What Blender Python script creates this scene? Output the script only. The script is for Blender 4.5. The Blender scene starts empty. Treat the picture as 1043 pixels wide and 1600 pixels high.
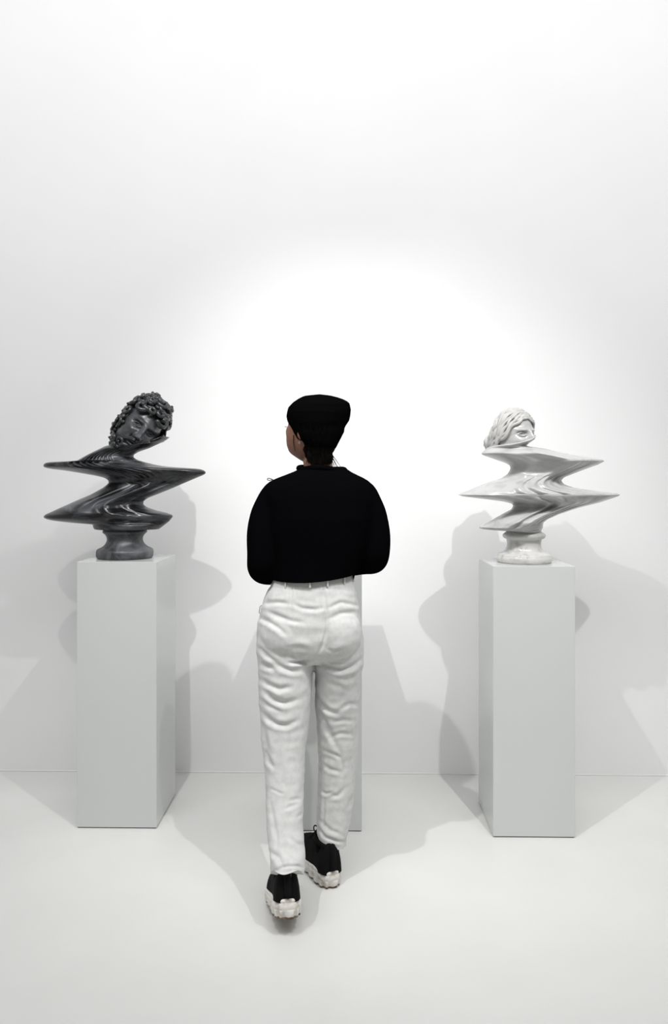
import bpy, bmesh, math, random
import numpy as np
from mathutils import Vector, Matrix, noise

random.seed(7)
rng = np.random.default_rng(7)
scene = bpy.context.scene
COL = scene.collection
PI = math.pi

# ------------------------------------------------------------------ camera
F_PX, HOR, CX0, CAM_H = 1150.0, 755.0, 521.5, 1.42
YAW = math.radians(1.07)
SY, CY = math.sin(YAW), math.cos(YAW)
cam_data = bpy.data.cameras.new('camera')
cam = bpy.data.objects.new('camera', cam_data)
COL.objects.link(cam)
cam.location = (0, 0, CAM_H)
cam.rotation_euler = (PI / 2, 0, YAW)
cam_data.sensor_fit = 'VERTICAL'
cam_data.sensor_height = 36.0
cam_data.lens = 36.0 * F_PX / 1600.0
cam_data.shift_y = (HOR - 800.0) / 1600.0
cam_data.clip_start = 0.05
scene.camera = cam

# ------------------------------------------------------------------ light
scene.view_settings.view_transform = 'Standard'
scene.view_settings.look = 'None'
scene.view_settings.gamma = 1.0
scene.view_settings.use_curve_mapping = False
scene.view_settings.exposure = 0.0

world = bpy.data.worlds.new('gallery_air')
scene.world = world
world.use_nodes = True
bgn = world.node_tree.nodes['Background']
bgn.inputs['Color'].default_value = (1.0, 1.0, 0.997, 1)
# ambient fill shaped by direction: weaker from behind the camera, stronger elsewhere
wn, wl_ = world.node_tree.nodes, world.node_tree.links
wtc = wn.new('ShaderNodeTexCoord')
wsep = wn.new('ShaderNodeSeparateXYZ')
wmr = wn.new('ShaderNodeMapRange')
wmr.interpolation_type = 'SMOOTHSTEP'
wmr.inputs['From Min'].default_value = -0.95
wmr.inputs['From Max'].default_value = -0.15
wmr.inputs['To Min'].default_value = 0.16
wmr.inputs['To Max'].default_value = 0.50
wl_.new(wtc.outputs['Generated'], wsep.inputs['Vector'])
wl_.new(wsep.outputs['Y'], wmr.inputs['Value'])
wl_.new(wmr.outputs['Result'], bgn.inputs['Strength'])


def spot(name, loc, target, power, size, blend, radius):
    d = bpy.data.lights.new(name, 'SPOT')
    d.energy = power
    d.spot_size = math.radians(size)
    d.spot_blend = blend
    d.shadow_soft_size = radius
    d.color = (1.0, 0.995, 0.985)
    o = bpy.data.objects.new(name, d)
    COL.objects.link(o)
    o.location = loc
    o.rotation_euler = (Vector(target) - Vector(loc)).to_track_quat('-Z', 'Y').to_euler()
    return o


spot('track_spotlight', (-0.83, 1.22, 3.96), (0.12, 3.6, 0.45), 185, 56, 1.0, 0.022)
spot('track_spotlight', (1.01, 0.98, 3.96), (0.06, 3.6, 0.45), 200, 56, 1.0, 0.022)

ad = bpy.data.lights.new('wall_wash_fill', 'AREA')  # unseen fill light, added to lift and even out the wall brightness
ad.shape = 'RECTANGLE'
ad.size, ad.size_y = 6.5, 1.5
ad.energy = 174
ao = bpy.data.objects.new('wall_wash_fill', ad)
COL.objects.link(ao)
ao.location = (0.1, 0.35, 4.8)
ao.rotation_euler = (Vector((0.1, 3.6, 2.3)) - Vector(ao.location)).to_track_quat('-Z', 'Y').to_euler()


# ------------------------------------------------------------------ geometry of the view
def at(px, py, Y):
    """point of the place on the vertical plane y = Y"""
    a = (px - CX0) / F_PX
    x = Y * (a * CY - SY) / (CY + a * SY)
    cy = -x * SY + Y * CY
    return np.array([x, Y, CAM_H + (HOR - py) * cy / F_PX])


def at_floor(px, py):
    cy = F_PX * CAM_H / (py - HOR)
    cx = (px - CX0) / F_PX * cy
    return np.array([cx * CY - cy * SY, cx * SY + cy * CY, 0.0])


def proj(co):
    x, y, z = co[:, 0], co[:, 1], co[:, 2]
    cx = x * CY + y * SY
    cy = -x * SY + y * CY
    return CX0 + F_PX * cx / cy, HOR - F_PX * (z - CAM_H) / cy


# ------------------------------------------------------------------ mesh helpers
class MB:
    def __init__(s):
        s.v, s.f, s.n = [], [], 0

    def add(s, verts, faces):
        s.v.append(np.asarray(verts, float).reshape(-1, 3))
        s.f += [tuple(i + s.n for i in f) for f in faces]
        s.n += len(s.v[-1])
        return s

    def rings(s, R, cap=True, closed=True):
        """R: list of rings, each (m,3)"""
        R = np.asarray(R, float)
        n, m, _ = R.shape
        v = R.reshape(-1, 3)
        f = []
        mm = m if closed else m - 1
        for i in range(n - 1):
            for j in range(mm):
                k = (j + 1) % m
                f.append((i * m + j, i * m + k, (i + 1) * m + k, (i + 1) * m + j))
        if cap:
            v = np.vstack([v, R[0].mean(0), R[-1].mean(0)])
            a, b = n * m, n * m + 1
            for j in range(m):
                k = (j + 1) % m
                f.append((a, k, j))
                f.append((b, (n - 1) * m + j, (n - 1) * m + k))
        return s.add(v, f)

    def tube(s, pts, rad, m=12, round_ends=True, flat=1.0, up=None):
        P = np.asarray(pts, float)
        r = np.ones(len(P)) * np.asarray(rad, float)
        T = np.gradient(P, axis=0)
        T /= np.linalg.norm(T, axis=1)[:, None] + 1e-12
        ref = np.array(up if up is not None else ([0, 0, 1.0] if abs(T[0][2]) < 0.8 else [1.0, 0, 0]))
        R = []
        prev = None
        ang = np.linspace(0, 2 * PI, m, endpoint=False)

        def ring(c, t, rr):
            nonlocal prev
            u = (ref if prev is None else prev)
            u = u - t * np.dot(u, t)
            u /= np.linalg.norm(u) + 1e-12
            prev = u
            w = np.cross(t, u)
            return c + rr * (np.cos(ang)[:, None] * u * flat + np.sin(ang)[:, None] * w)
        ends = (0.98, 0.75, 0.4) if round_ends else ()
        for e in ends:
            R.append(ring(P[0] - T[0] * r[0] * e, T[0], r[0] * math.sqrt(1 - e * e)))
        for i in range(len(P)):
            R.append(ring(P[i], T[i], r[i]))
        for e in reversed(ends):
            R.append(ring(P[-1] + T[-1] * r[-1] * e, T[-1], r[-1] * math.sqrt(1 - e * e)))
        return s.rings(R)

    def ellipsoid(s, c, rad, rot=None, nu=32, nv=20):
        R = []
        t = np.linspace(0, 2 * PI, nu, endpoint=False)
        for k in range(nv):
            p = PI * (k + 0.5) / nv
            q = np.stack([rad[0] * math.sin(p) * np.cos(t), rad[1] * math.sin(p) * np.sin(t),
                          np.full(nu, rad[2] * math.cos(p))], 1)
            if rot is not None:
                q = q @ np.array(rot.to_3x3()).T
            R.append(q + np.asarray(c))
        return s.rings(R)

    def box(s, a, b):
        x0, y0, z0 = a
        x1, y1, z1 = b
        v = [(x0, y0, z0), (x1, y0, z0), (x1, y1, z0), (x0, y1, z0), (x0, y0, z1), (x1, y0, z1), (x1, y1, z1), (x0, y1, z1)]
        f = [(0, 3, 2, 1), (4, 5, 6, 7), (0, 1, 5, 4), (1, 2, 6, 5), (2, 3, 7, 6), (3, 0, 4, 7)]
        return s.add(v, f)

    def coords(s):
        return np.vstack(s.v)

    def mesh(s, name, smooth=True):
        me = bpy.data.meshes.new(name)
        me.from_pydata(s.coords().tolist(), [], s.f)
        me.update()
        bm = bmesh.new()
        bm.from_mesh(me)
        bmesh.ops.recalc_face_normals(bm, faces=bm.faces)
        bm.to_mesh(me)
        bm.free()
        if smooth:
            me.polygons.foreach_set('use_smooth', [True] * len(me.polygons))
        return me


def link(name, me, mat, parent=None, loc=None):
    o = bpy.data.objects.new(name, me)
    COL.objects.link(o)
    if mat is not None:
        me.materials.clear()
        me.materials.append(mat)
    if parent is not None:
        o.parent = parent
        # meshes are written in world space: take the root's position out
        root = parent
        off = Vector((0, 0, 0))
        while root is not None:
            off += Vector(root.location)
            root = root.parent
        me.transform(Matrix.Translation(-off))
    return o


def empty(name, loc, label, cat, group=None):
    o = bpy.data.objects.new(name, None)
    COL.objects.link(o)
    o.location = loc
    o.empty_display_size = 0.1
    o['label'] = label
    o['category'] = cat
    if group:
        o['group'] = group
    return o


def bevel(me, w, seg=2):
    bm = bmesh.new()
    bm.from_mesh(me)
    bmesh.ops.bevel(bm, geom=list(bm.edges), offset=w, segments=seg, profile=0.5, affect='EDGES')
    bm.to_mesh(me)
    bm.free()
    return me


def voxel(mb, size, smooth=4, fac=0.5):
    me = mb.mesh('tmp')
    o = bpy.data.objects.new('tmp', me)
    COL.objects.link(o)
    md = o.modifiers.new('r', 'REMESH')
    md.mode = 'VOXEL'
    md.voxel_size = size
    md.use_smooth_shade = True
    if smooth:
        sm = o.modifiers.new('s', 'SMOOTH')
        sm.iterations = smooth
        sm.factor = fac
    dg = bpy.context.evaluated_depsgraph_get()
    out = bpy.data.meshes.new_from_object(o.evaluated_get(dg))
    bpy.data.objects.remove(o)
    bpy.data.meshes.remove(me)
    out.polygons.foreach_set('use_smooth', [True] * len(out.polygons))
    return out


def get_co(me):
    a = np.empty(len(me.vertices) * 3)
    me.vertices.foreach_get('co', a)
    return a.reshape(-1, 3)


def get_no(me):
    a = np.empty(len(me.vertices) * 3)
    me.vertices.foreach_get('normal', a)
    return a.reshape(-1, 3)


def set_co(me, co):
    me.vertices.foreach_set('co', co.astype(np.float32).ravel())
    me.update()


def itp(x, pts):
    p = np.asarray(pts, float)
    return np.interp(x, p[:, 0], p[:, 1])


def sitp(x, pts, w):
    """interpolation smoothed over +-w"""
    x = np.asarray(x, float)
    acc = 0
    ks = np.linspace(-1, 1, 7)
    for k in ks:
        acc = acc + itp(x + k * w, pts)
    return acc / len(ks)


def sstep(x, a, b):
    t = np.clip((x - a) / (b - a), 0, 1)
    return t * t * (3 - 2 * t)


# ------------------------------------------------------------------ materials
def new_mat(name, color, rough, spec=0.5):
    m = bpy.data.materials.new(name)
    m.use_nodes = True
    b = m.node_tree.nodes['Principled BSDF']
    b.inputs['Base Color'].default_value = (*color, 1)
    b.inputs['Roughness'].default_value = rough
    b.inputs['Specular IOR Level'].default_value = spec
    return m, m.node_tree.nodes, m.node_tree.links, b


def noise_mix(nt, links, b, c0, c1, scale, lo, hi, detail=6, dist=0.0, coord='Object', stretch=(1, 1, 1), rough=0.55):
    tc = nt.new('ShaderNodeTexCoord')
    mp = nt.new('ShaderNodeMapping')
    mp.inputs['Scale'].default_value = stretch
    n = nt.new('ShaderNodeTexNoise')
    n.inputs['Scale'].default_value = scale
    n.inputs['Detail'].default_value = detail
    n.inputs['Roughness'].default_value = rough
    n.inputs['Distortion'].default_value = dist
    r = nt.new('ShaderNodeValToRGB')
    r.color_ramp.elements[0].position = lo
    r.color_ramp.elements[1].position = hi
    r.color_ramp.elements[0].color = (*c0, 1)
    r.color_ramp.elements[1].color = (*c1, 1)
    links.new(tc.outputs[coord], mp.inputs['Vector'])
    links.new(mp.outputs['Vector'], n.inputs['Vector'])
    links.new(n.outputs['Fac'], r.inputs['Fac'])
    links.new(r.outputs['Color'], b.inputs['Base Color'])
    return tc, mp, n, r


def add_bump(nt, links, b, scale, strength, dist, detail=3, coord='Object', stretch=(1, 1, 1)):
    tc = nt.new('ShaderNodeTexCoord')
    mp = nt.new('ShaderNodeMapping')
    mp.inputs['Scale'].default_value = stretch
    n = nt.new('ShaderNodeTexNoise')
    n.inputs['Scale'].default_value = scale
    n.inputs['Detail'].default_value = detail
    bp = nt.new('ShaderNodeBump')
    bp.inputs['Strength'].default_value = strength
    bp.inputs['Distance'].default_value = dist
    links.new(tc.outputs[coord], mp.inputs['Vector'])
    links.new(mp.outputs['Vector'], n.inputs['Vector'])
    links.new(n.outputs['Fac'], bp.inputs['Height'])
    links.new(bp.outputs['Normal'], b.inputs['Normal'])


m_wall, nt, lk, b = new_mat('white_wall_paint', (0.86, 0.865, 0.87), 0.75, 0.2)
noise_mix(nt, lk, b, (0.858, 0.860, 0.860), (0.882, 0.884, 0.884), 1.3, 0.35, 0.65)
add_bump(nt, lk, b, 90, 0.06, 0.002)

m_floor, nt, lk, b = new_mat('pale_resin_floor', (0.80, 0.80, 0.785), 0.42, 0.35)
noise_mix(nt, lk, b, (0.665, 0.665, 0.65), (0.705, 0.705, 0.69), 2.2, 0.3, 0.7, detail=8)
add_bump(nt, lk, b, 14, 0.05, 0.004)

m_ped, nt, lk, b = new_mat('matt_white_pedestal_paint', (0.585, 0.60, 0.59), 0.14, 0.5)
add_bump(nt, lk, b, 160, 0.03, 0.001)
m_gap, *_ = new_mat('dark_shadow_gap', (0.05, 0.05, 0.05), 0.8, 0.1)

m_black_marble, nt, lk, b = new_mat('dark_grey_marble', (0.03, 0.031, 0.034), 0.27, 0.45)
tc, mp, n, r = noise_mix(nt, lk, b, (0.006, 0.0062, 0.007), (0.13, 0.134, 0.15), 6, 0.42, 0.78, detail=9, dist=1.6,
                         stretch=(0.7, 1, 2.2))
m_black_rough, nt, lk, b = new_mat('honed_dark_marble', (0.04, 0.041, 0.045), 0.42, 0.4)
noise_mix(nt, lk, b, (0.028, 0.029, 0.032), (0.13, 0.135, 0.145), 14, 0.36, 0.74, detail=9, dist=1.2)
m_black_face, nt, lk, b = new_mat('grey_marble_face', (0.05, 0.05, 0.054), 0.30, 0.45)
noise_mix(nt, lk, b, (0.03, 0.031, 0.034), (0.085, 0.088, 0.096), 12, 0.36, 0.70, detail=8, dist=1.0)
m_black_hair, nt, lk, b = new_mat('carved_dark_marble', (0.02, 0.021, 0.023), 0.3, 0.5)
noise_mix(nt, lk, b, (0.014, 0.015, 0.016), (0.04, 0.042, 0.045), 20, 0.35, 0.7)

m_white_marble, nt, lk, b = new_mat('white_marble', (0.8, 0.8, 0.79), 0.22, 0.5)
noise_mix(nt, lk, b, (0.32, 0.325, 0.32), (0.47, 0.47, 0.465), 7, 0.30, 0.55, detail=8, dist=1.4, stretch=(0.6, 1, 2.4))
m_white_hair, nt, lk, b = new_mat('carved_white_marble', (0.49, 0.485, 0.475), 0.4, 0.4)
m_white_socle, nt, lk, b = new_mat('veined_white_marble', (0.7, 0.69, 0.68), 0.12, 0.5)
noise_mix(nt, lk, b, (0.36, 0.35, 0.34), (0.55, 0.545, 0.53), 16, 0.30, 0.48, detail=9, dist=1.2)

m_knit, nt, lk, b = new_mat('black_knit', (0.0022, 0.0022, 0.0028), 0.95, 0.0)
add_bump(nt, lk, b, 240, 0.2, 0.002)
m_hat, nt, lk, b = new_mat('black_beanie_knit', (0.0022, 0.0022, 0.0024), 0.95, 0.0)
m_hair, nt, lk, b = new_mat('dark_brown_hair', (0.003, 0.0024, 0.002), 0.7, 0.03)
m_skin, nt, lk, b = new_mat('skin', (0.26, 0.13, 0.085), 0.55, 0.3)
noise_mix(nt, lk, b, (0.17, 0.078, 0.05), (0.23, 0.115, 0.075), 25, 0.3, 0.7)
m_pants, nt, lk, b = new_mat('off_white_linen', (0.72, 0.72, 0.70), 0.85, 0.12)
noise_mix(nt, lk, b, (0.56, 0.56, 0.55), (0.64, 0.64, 0.63), 60, 0.3, 0.7, detail=5)
add_bump(nt, lk, b, 420, 0.25, 0.0012, stretch=(1, 1, 0.5))
m_belt, *_ = new_mat('pale_grey_belt', (0.36, 0.35, 0.335), 0.6, 0.2)
m_seam, *_ = new_mat('stitched_seam', (0.42, 0.42, 0.41), 0.9, 0.1)
m_shoe, nt, lk, b = new_mat('black_suede', (0.006, 0.006, 0.006), 0.9, 0.1)
add_bump(nt, lk, b, 120, 0.3, 0.002)
m_sock, *_ = new_mat('black_sock', (0.004, 0.004, 0.004), 0.95, 0.05)
m_lace, *_ = new_mat('black_lace', (0.01, 0.01, 0.01), 0.8, 0.1)
m_sole, nt, lk, b = new_mat('worn_white_rubber', (0.72, 0.70, 0.66), 0.6, 0.25)
tc, mp, n, r = noise_mix(nt, lk, b, (0.42, 0.36, 0.29), (0.76, 0.74, 0.70), 28, 0.30, 0.48, detail=7)
m_tread, nt, lk, b = new_mat('dirty_tread', (0.16, 0.11, 0.07), 0.8, 0.15)
noise_mix(nt, lk, b, (0.08, 0.055, 0.035), (0.36, 0.28, 0.20), 40, 0.35, 0.7)

# ------------------------------------------------------------------ setting
WALL_Y = 3.60
mb = MB().box((-4.2, WALL_Y, -0.1), (4.2, WALL_Y + 0.12, 4.8))
o = link('wall_back', mb.mesh('wall_back', False), m_wall)
o['kind'] = 'structure'
mb = MB().box((-4.2, -3.5, -0.1), (4.2, WALL_Y, 0.0))
o = link('floor', mb.mesh('floor', False), m_floor)
o['kind'] = 'structure'
# hairline joint of filler where wall meets floor
mb = MB().box((-4.2, WALL_Y - 0.003, 0.0), (4.2, WALL_Y, 0.007))
o = link('baseboard_back', bevel(mb.mesh('baseboard_back', False), 0.0014, 1), m_wall)
o['kind'] = 'structure'


# ------------------------------------------------------------------ pedestals
def pedestal(pxl, pxr, py, ztop, label):
    a, c = at_floor(pxl, py), at_floor(pxr, py + 1)
    y0 = (a[1] + c[1]) / 2
    w = c[0] - a[0]
    root = empty('pedestal', ((a[0] + c[0]) / 2, y0 + w / 2, 0), label, 'pedestal', 'white display pedestals along the wall')
    mb = MB().box((a[0], y0, 0.004), (c[0], y0 + w, ztop))
    link('column', bevel(mb.mesh('column', False), 0.0012, 2), m_ped, root)
    mb = MB().box((a[0] + 0.004, y0 + 0.004, 0), (c[0] - 0.004, y0 + w - 0.004, 0.004))
    link('recessed_base', mb.mesh('recessed_base', False), m_gap, root)
    return root, y0, w


ZL, ZR = 1.0965, 1.0870
pl, yL, wL = pedestal(120, 244.5, 1294, ZL, 'white square pedestal carrying the dark grey marble bust')
pm, yM, wM = pedestal(438, 565, 1298.5, 1.09, 'white square pedestal mostly hidden behind the walking person')
pr, yR, wR = pedestal(770, 898, 1308.5, ZR, 'white square pedestal carrying the white marble bust')


# ------------------------------------------------------------------ busts
def torso(L, R, S, org, Yc, bf, bb, ridges, amp, M=240, N=420, w_s=0.8, dy=None, power=0.62):
    """horizontal slices of a marble block pulled left and right; ridges follow the pulled lines"""
    zy = np.linspace(min(L[0][0], R[0][0]), max(L[-1][0], R[-1][0]), N)
    def edge(pts, sgn):
        raw, soft = sitp(zy, pts, w_s), sitp(zy, pts, 4.5)
        k = np.zeros(N)
        p = [(y, sgn * x) for y, x in pts]
        for i_ in range(1, len(p) - 1):
            if p[i_][1] > p[i_ - 1][1] and p[i_][1] >= p[i_ + 1][1]:      # a pulled-out tip stays crisp
                k = np.maximum(k, np.exp(-((zy - p[i_][0]) / 22.0) ** 4))
        k = np.maximum(k, np.exp(-((zy - zy[0]) / 12.0) ** 4))
        k = np.maximum(k, np.exp(-((zy - zy[-1]) / 30.0) ** 4))
        return raw * k + soft * (1 - k)
    xl, xr = edge(L, -1), edge(R, 1)
    # half of the ring for the front, half for the back
    t = np.linspace(0, PI, M // 2)
    ring_out = []
    uf = -np.cos(t)
    uu = np.concatenate([uf, uf[::-1][1:-1]])
    front = np.concatenate([np.ones(len(uf)), np.zeros(len(uf) - 2)])
    prof = np.clip(1 - uu ** 2, 0, 1) ** power
    for i in range(N):
        py = org[1] + zy[i] / S
        a, c = at(org[0] + xl[i] / S, py, Yc), at(org[0] + xr[i] / S, py, Yc)
        mid, hw = (a + c) / 2, (c[0] - a[0]) / 2
        d = sitp(zy[i], bf, 8)
        e = sitp(zy[i], bb, 8)
        am = 1.0
        rd = np.zeros(len(uu))
        for (uc, w, h, zone) in ridges:
            k_ = itp(zy[i], zone)
            if k_ == 0:
                continue
            if w < 0:       # a step: the stone in front ends here
                rd += k_ * h / (1 + np.exp(np.clip((uu - uc) / -w, -40, 40)))
            else:
                rd += k_ * h * np.exp(-((uu - uc) / w) ** 2)
        yo = 0.0 if dy is None else itp(zy[i], dy)
        y = np.where(front > 0, -d * prof + yo - rd * am * prof ** 0.5, e * prof + yo + 0.6 * rd * am * prof ** 0.5)
        ring_out.append(np.stack([mid[0] + hw * uu, Yc + y, np.full(len(uu), mid[2])], 1))
    return MB().rings(ring_out)


def lathe(profile, c, m=72):
    t = np.linspace(0, 2 * PI, m, endpoint=False)
    return MB().rings([np.stack([c[0] + r * np.cos(t), c[1] + r * np.sin(t), np.full(m, z)], 1) for r, z in profile])


def head_points(nt_, np_, rad, feats, jaw=0.28, eye=0.0):
    P = []
    th = np.linspace(0.02, PI - 0.02, nt_)
    ph = np.linspace(0, 2 * PI, np_, endpoint=False)
    for t in th:
        x = rad[0] * math.sin(t) * np.cos(ph)
        y = rad[1] * math.sin(t) * np.sin(ph)
        z = np.full(np_, rad[2] * math.cos(t))
        P.append(np.stack([x, y, z], 1))
    P = np.array(P)
    x, y, z = P[..., 0], P[..., 1], P[..., 2]
    down = np.clip(-z / rad[2], 0, 1)
    x *= 1 - jaw * down ** 1.4
    y = np.where(y > 0, y * (1 - 0.35 * down), y * (1 - 0.02 * down))
    # flatter face plane
    fr = sstep(-y / rad[1], 0.15, 0.75)
    y = y + fr * 0.010 * (np.cos(x / rad[0] * 1.5) - 0.6) * 0
    d = np.zeros_like(x)
    for (cx, cz, sx, sz, a) in feats:
        d += a * np.exp(-((x - cx) / sx) ** 2 - ((z - cz) / sz) ** 2)
    for sg in (-1, 1):          # eyeballs between two curved lids
        dx = (x - sg * 0.031) / 0.0165
        inside = np.clip(1 - dx ** 2, 0, 1)
        dz = z - 0.0175
        ball = np.clip(1 - dx ** 2 * 0.9 - (dz / 0.0085) ** 2, 0, 1) ** 0.5
        lid = np.exp(-((dz - 0.0072 * inside) / 0.0019) ** 2) * 0.0062 + np.exp(-((dz + 0.0062 * inside) / 0.0018) ** 2) * 0.0045
        fold = np.exp(-((dz - 0.0072 * inside - 0.0042) / 0.0016) ** 2) * -0.0035
        d += eye * (0.0085 * ball + (lid + fold) * inside ** 0.35)
    y = y - d * fr
    return np.stack([x, y, z], -1)


def both(*f):
    out = []
    for (cx, cz, sx, sz, a) in f:
        out += [(cx, cz, sx, sz, a), (-cx, cz, sx, sz, a)]
    return out


FACE = both((0.030, 0.036, 0.020, 0.008, 0.007), (0.031, 0.019, 0.017, 0.011, -0.015),
            (0.013, -0.023, 0.007, 0.007, 0.008),
            (0.043, -0.012, 0.020, 0.016, 0.006), (0.022, -0.034, 0.005, 0.012, -0.004)) + [
    (0, 0.016, 0.009, 0.020, 0.012), (0, -0.002, 0.009, 0.016, 0.010), (0, -0.020, 0.0115, 0.011, 0.018),
    (0, -0.046, 0.020, 0.0055, 0.008), (0, -0.061, 0.016, 0.0065, 0.009), (0, -0.0535, 0.021, 0.0024, -0.007),
    (0, -0.073, 0.016, 0.005, -0.004), (0, -0.090, 0.022, 0.014, 0.010)]
HR = (0.078, 0.098, 0.122)


def place(P, rot, c, s=1.0):
    sh = P.shape
    q = (P.reshape(-1, 3) * s) @ np.array(rot.to_3x3()).T + np.asarray(c)
    return q.reshape(sh)


# ---- dark bust
SL, OL = 3.597, (50, 610)
YCL = yL + wL / 2
Ll = [(262, 740), (272, 690), (288, 640), (300, 500), (310, 420), (330, 378), (365, 308), (395, 255), (400, 238), (401, 150), (402, 104), (405, 86), (410, 74), (417, 67), (425, 65),
      (432, 71), (437, 86), (442, 114), (450, 185), (463, 265), (478, 350), (490, 405), (505, 428), (520, 431), (545, 402), (585, 332), (620, 250),
      (660, 160), (686, 104), (693, 86), (700, 74), (707, 68), (712, 67), (718, 73), (724, 86), (731, 118), (742, 205), (750, 330), (753, 342), (770, 346), (779, 352)]
Rl = [(262, 766), (275, 756), (290, 732), (325, 658), (345, 598), (360, 572), (375, 568), (390, 590), (405, 640), (418, 690), (430, 765),
      (435, 850), (439, 925), (443, 947), (449, 964), (456, 973), (463, 976), (470, 971), (478, 957), (490, 928), (510, 880), (545, 800), (577, 720), (605, 650), (622, 626), (640, 624),
      (658, 648), (675, 698), (688, 758), (700, 788), (710, 790), (735, 770), (765, 732), (779, 712)]
bfL = [(262, .050), (300, .070), (340, .080), (400, .100), (430, .118), (450, .108), (490, .072), (520, .060), (560, .082), (640, .115), (690, .130),
       (715, .128), (740, .100), (755, .108), (779, .105)]
bbL = [(262, .05), (340, .07), (430, .10), (520, .06), (700, .12), (779, .10)]
rng2 = random.Random(3)
ZA = [(312, 0), (345, .6), (380, 1), (440, 1), (475, .35), (500, 0)]
ZB = [(470, 0), (520, .7), (600, 1), (690, 1), (725, 0)]
ZC = [(600, 0), (660, 1), (720, 1), (745, 0)]
ZA2 = [(312, 0), (345, .6), (380, 1), (397, .8), (405, 0)]
rid = [(u_, .042, h_ * 1.5, ZA2 if u_ < -.4 else ZA) for u_, h_ in ((-.66, -.007), (-.50, -.010), (-.35, -.012), (-.22, -.012), (-.10, -.012), (.02, -.011), (.14, -.008), (.30, -.006))]
rid += [(u_, .05, h_ * 1.5, ZA2 if u_ < -.4 else ZA) for u_, h_ in ((-.58, .004), (-.425, .005), (-.285, .006), (-.16, .006), (-.04, .006), (.08, .005))]
rid += [(-.45, .20, .010, ZB), (-.08, .13, -.007, ZB), (.24, .16, .014, ZB), (.55, .10, -.012, ZB), (.76, .08, .006, ZB)]
rid += [(.08, .06, -.008, ZC), (.42, .06, -.007, ZC)]
ampL = None
bl = empty('marble_bust', (at(195, 877, YCL)[0], YCL, ZL),
           'dark grey marble bust of a curly bearded man stretched into zigzags', 'sculpture', 'zigzag marble busts on pedestals')
mb = torso(Ll, Rl, SL, OL, YCL, bfL, bbL, rid, ampL)
link('stretched_torso', mb.mesh('stretched_torso'), m_black_marble, bl)
cL = at(OL[0] + 522 / SL, 850, YCL)


def socle(rows, S, org, Yc, zbot, ztopfix=None):
    out = []
    for r, zy in rows:
        p = at(org[0], org[1] + zy / S, Yc)
        out.append((r / S * Yc / F_PX, p[2]))
    zb = out[-1][1]
    zt = out[0][1]
    return [(r, zbot + (z - zb) * (zt - zbot) / (zt - zb)) for r, z in out]


rows = [(60, 772), (112, 776), (119, 785), (122, 792), (121, 800), (114, 806), (108, 812), (101, 824), (98, 838), (99, 850), (104, 864), (112, 876), (124, 887),
        (136, 894), (148, 900), (155, 908), (157, 920), (157, 938), (155, 948), (148, 956), (146, 957)]
link('turned_foot', lathe(socle(rows, SL, OL, YCL, ZL), (cL[0], YCL)).mesh('turned_foot'), m_black_rough, bl)

# head of the dark bust, leaning over to the right
rotL = Matrix.Rotation(math.radians(41), 4, 'Y') @ Matrix.Rotation(math.radians(24), 4, 'Z') @ Matrix.Rotation(math.radians(-4), 4, 'X')
HSL = 1.06
hcL = at(225, 671, YCL - .09)
hcL = hcL - np.array(rotL.to_3x3()) @ np.array([0, -.092, .018]) * HSL


def cut_below(me, p, q, Y):
    """the stone of the head ends on the slanted line p-q (where the pulled part begins)"""
    a, c = at(p[0], p[1], Y), at(q[0], q[1], Y)
    d = Vector(c - a)
    n = Vector((-d.z, 0, d.x)).normalized()
    bm = bmesh.new()
    bm.from_mesh(me)
    bmesh.ops.bisect_plane(bm, geom=bm.verts[:] + bm.edges[:] + bm.faces[:], plane_co=Vector(a), plane_no=n, clear_inner=True)
    bmesh.ops.holes_fill(bm, edges=[e for e in bm.edges if e.is_boundary], sides=0)
    bm.to_mesh(me)
    bm.free()
    return me


CUTL = ((165, 706), (272, 687))
FD = [(cx, cz, sx, sz, a * (1.6 if a < 0 else 1.6)) for (cx, cz, sx, sz, a) in FACE]
FD += [(0, -0.046, 0.020, 0.0055, 0.005), (0, -0.061, 0.016, 0.0065, 0.005)]
P = head_points(260, 320, HR, FD, 0.12, 1.25)
link('face', cut_below(MB().rings(place(P, rotL, hcL, HSL)).mesh('face'), *CUTL, YCL), m_black_face, bl)


def curl(mb, c, n, r0, turns, rt, rnd):
    n = np.asarray(n) / np.linalg.norm(n)
    a = np.cross(n, [rnd.uniform(-1, 1), rnd.uniform(-1, 1), rnd.uniform(-1, 1)])
    a /= np.linalg.norm(a)
    b_ = np.cross(n, a) * rnd.choice((-1, 1))
    k = np.linspace(0, 1, 20)
    th = k * turns * 2 * PI
    r = r0 * (1 - 0.78 * k)
    pts = c + (r * np.cos(th))[:, None] * a + (r * np.sin(th))[:, None] * b_ + (r0 * 0.75 * k)[:, None] * n
    mb.tube(pts, rt * (1 - 0.35 * k), m=7)


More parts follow.
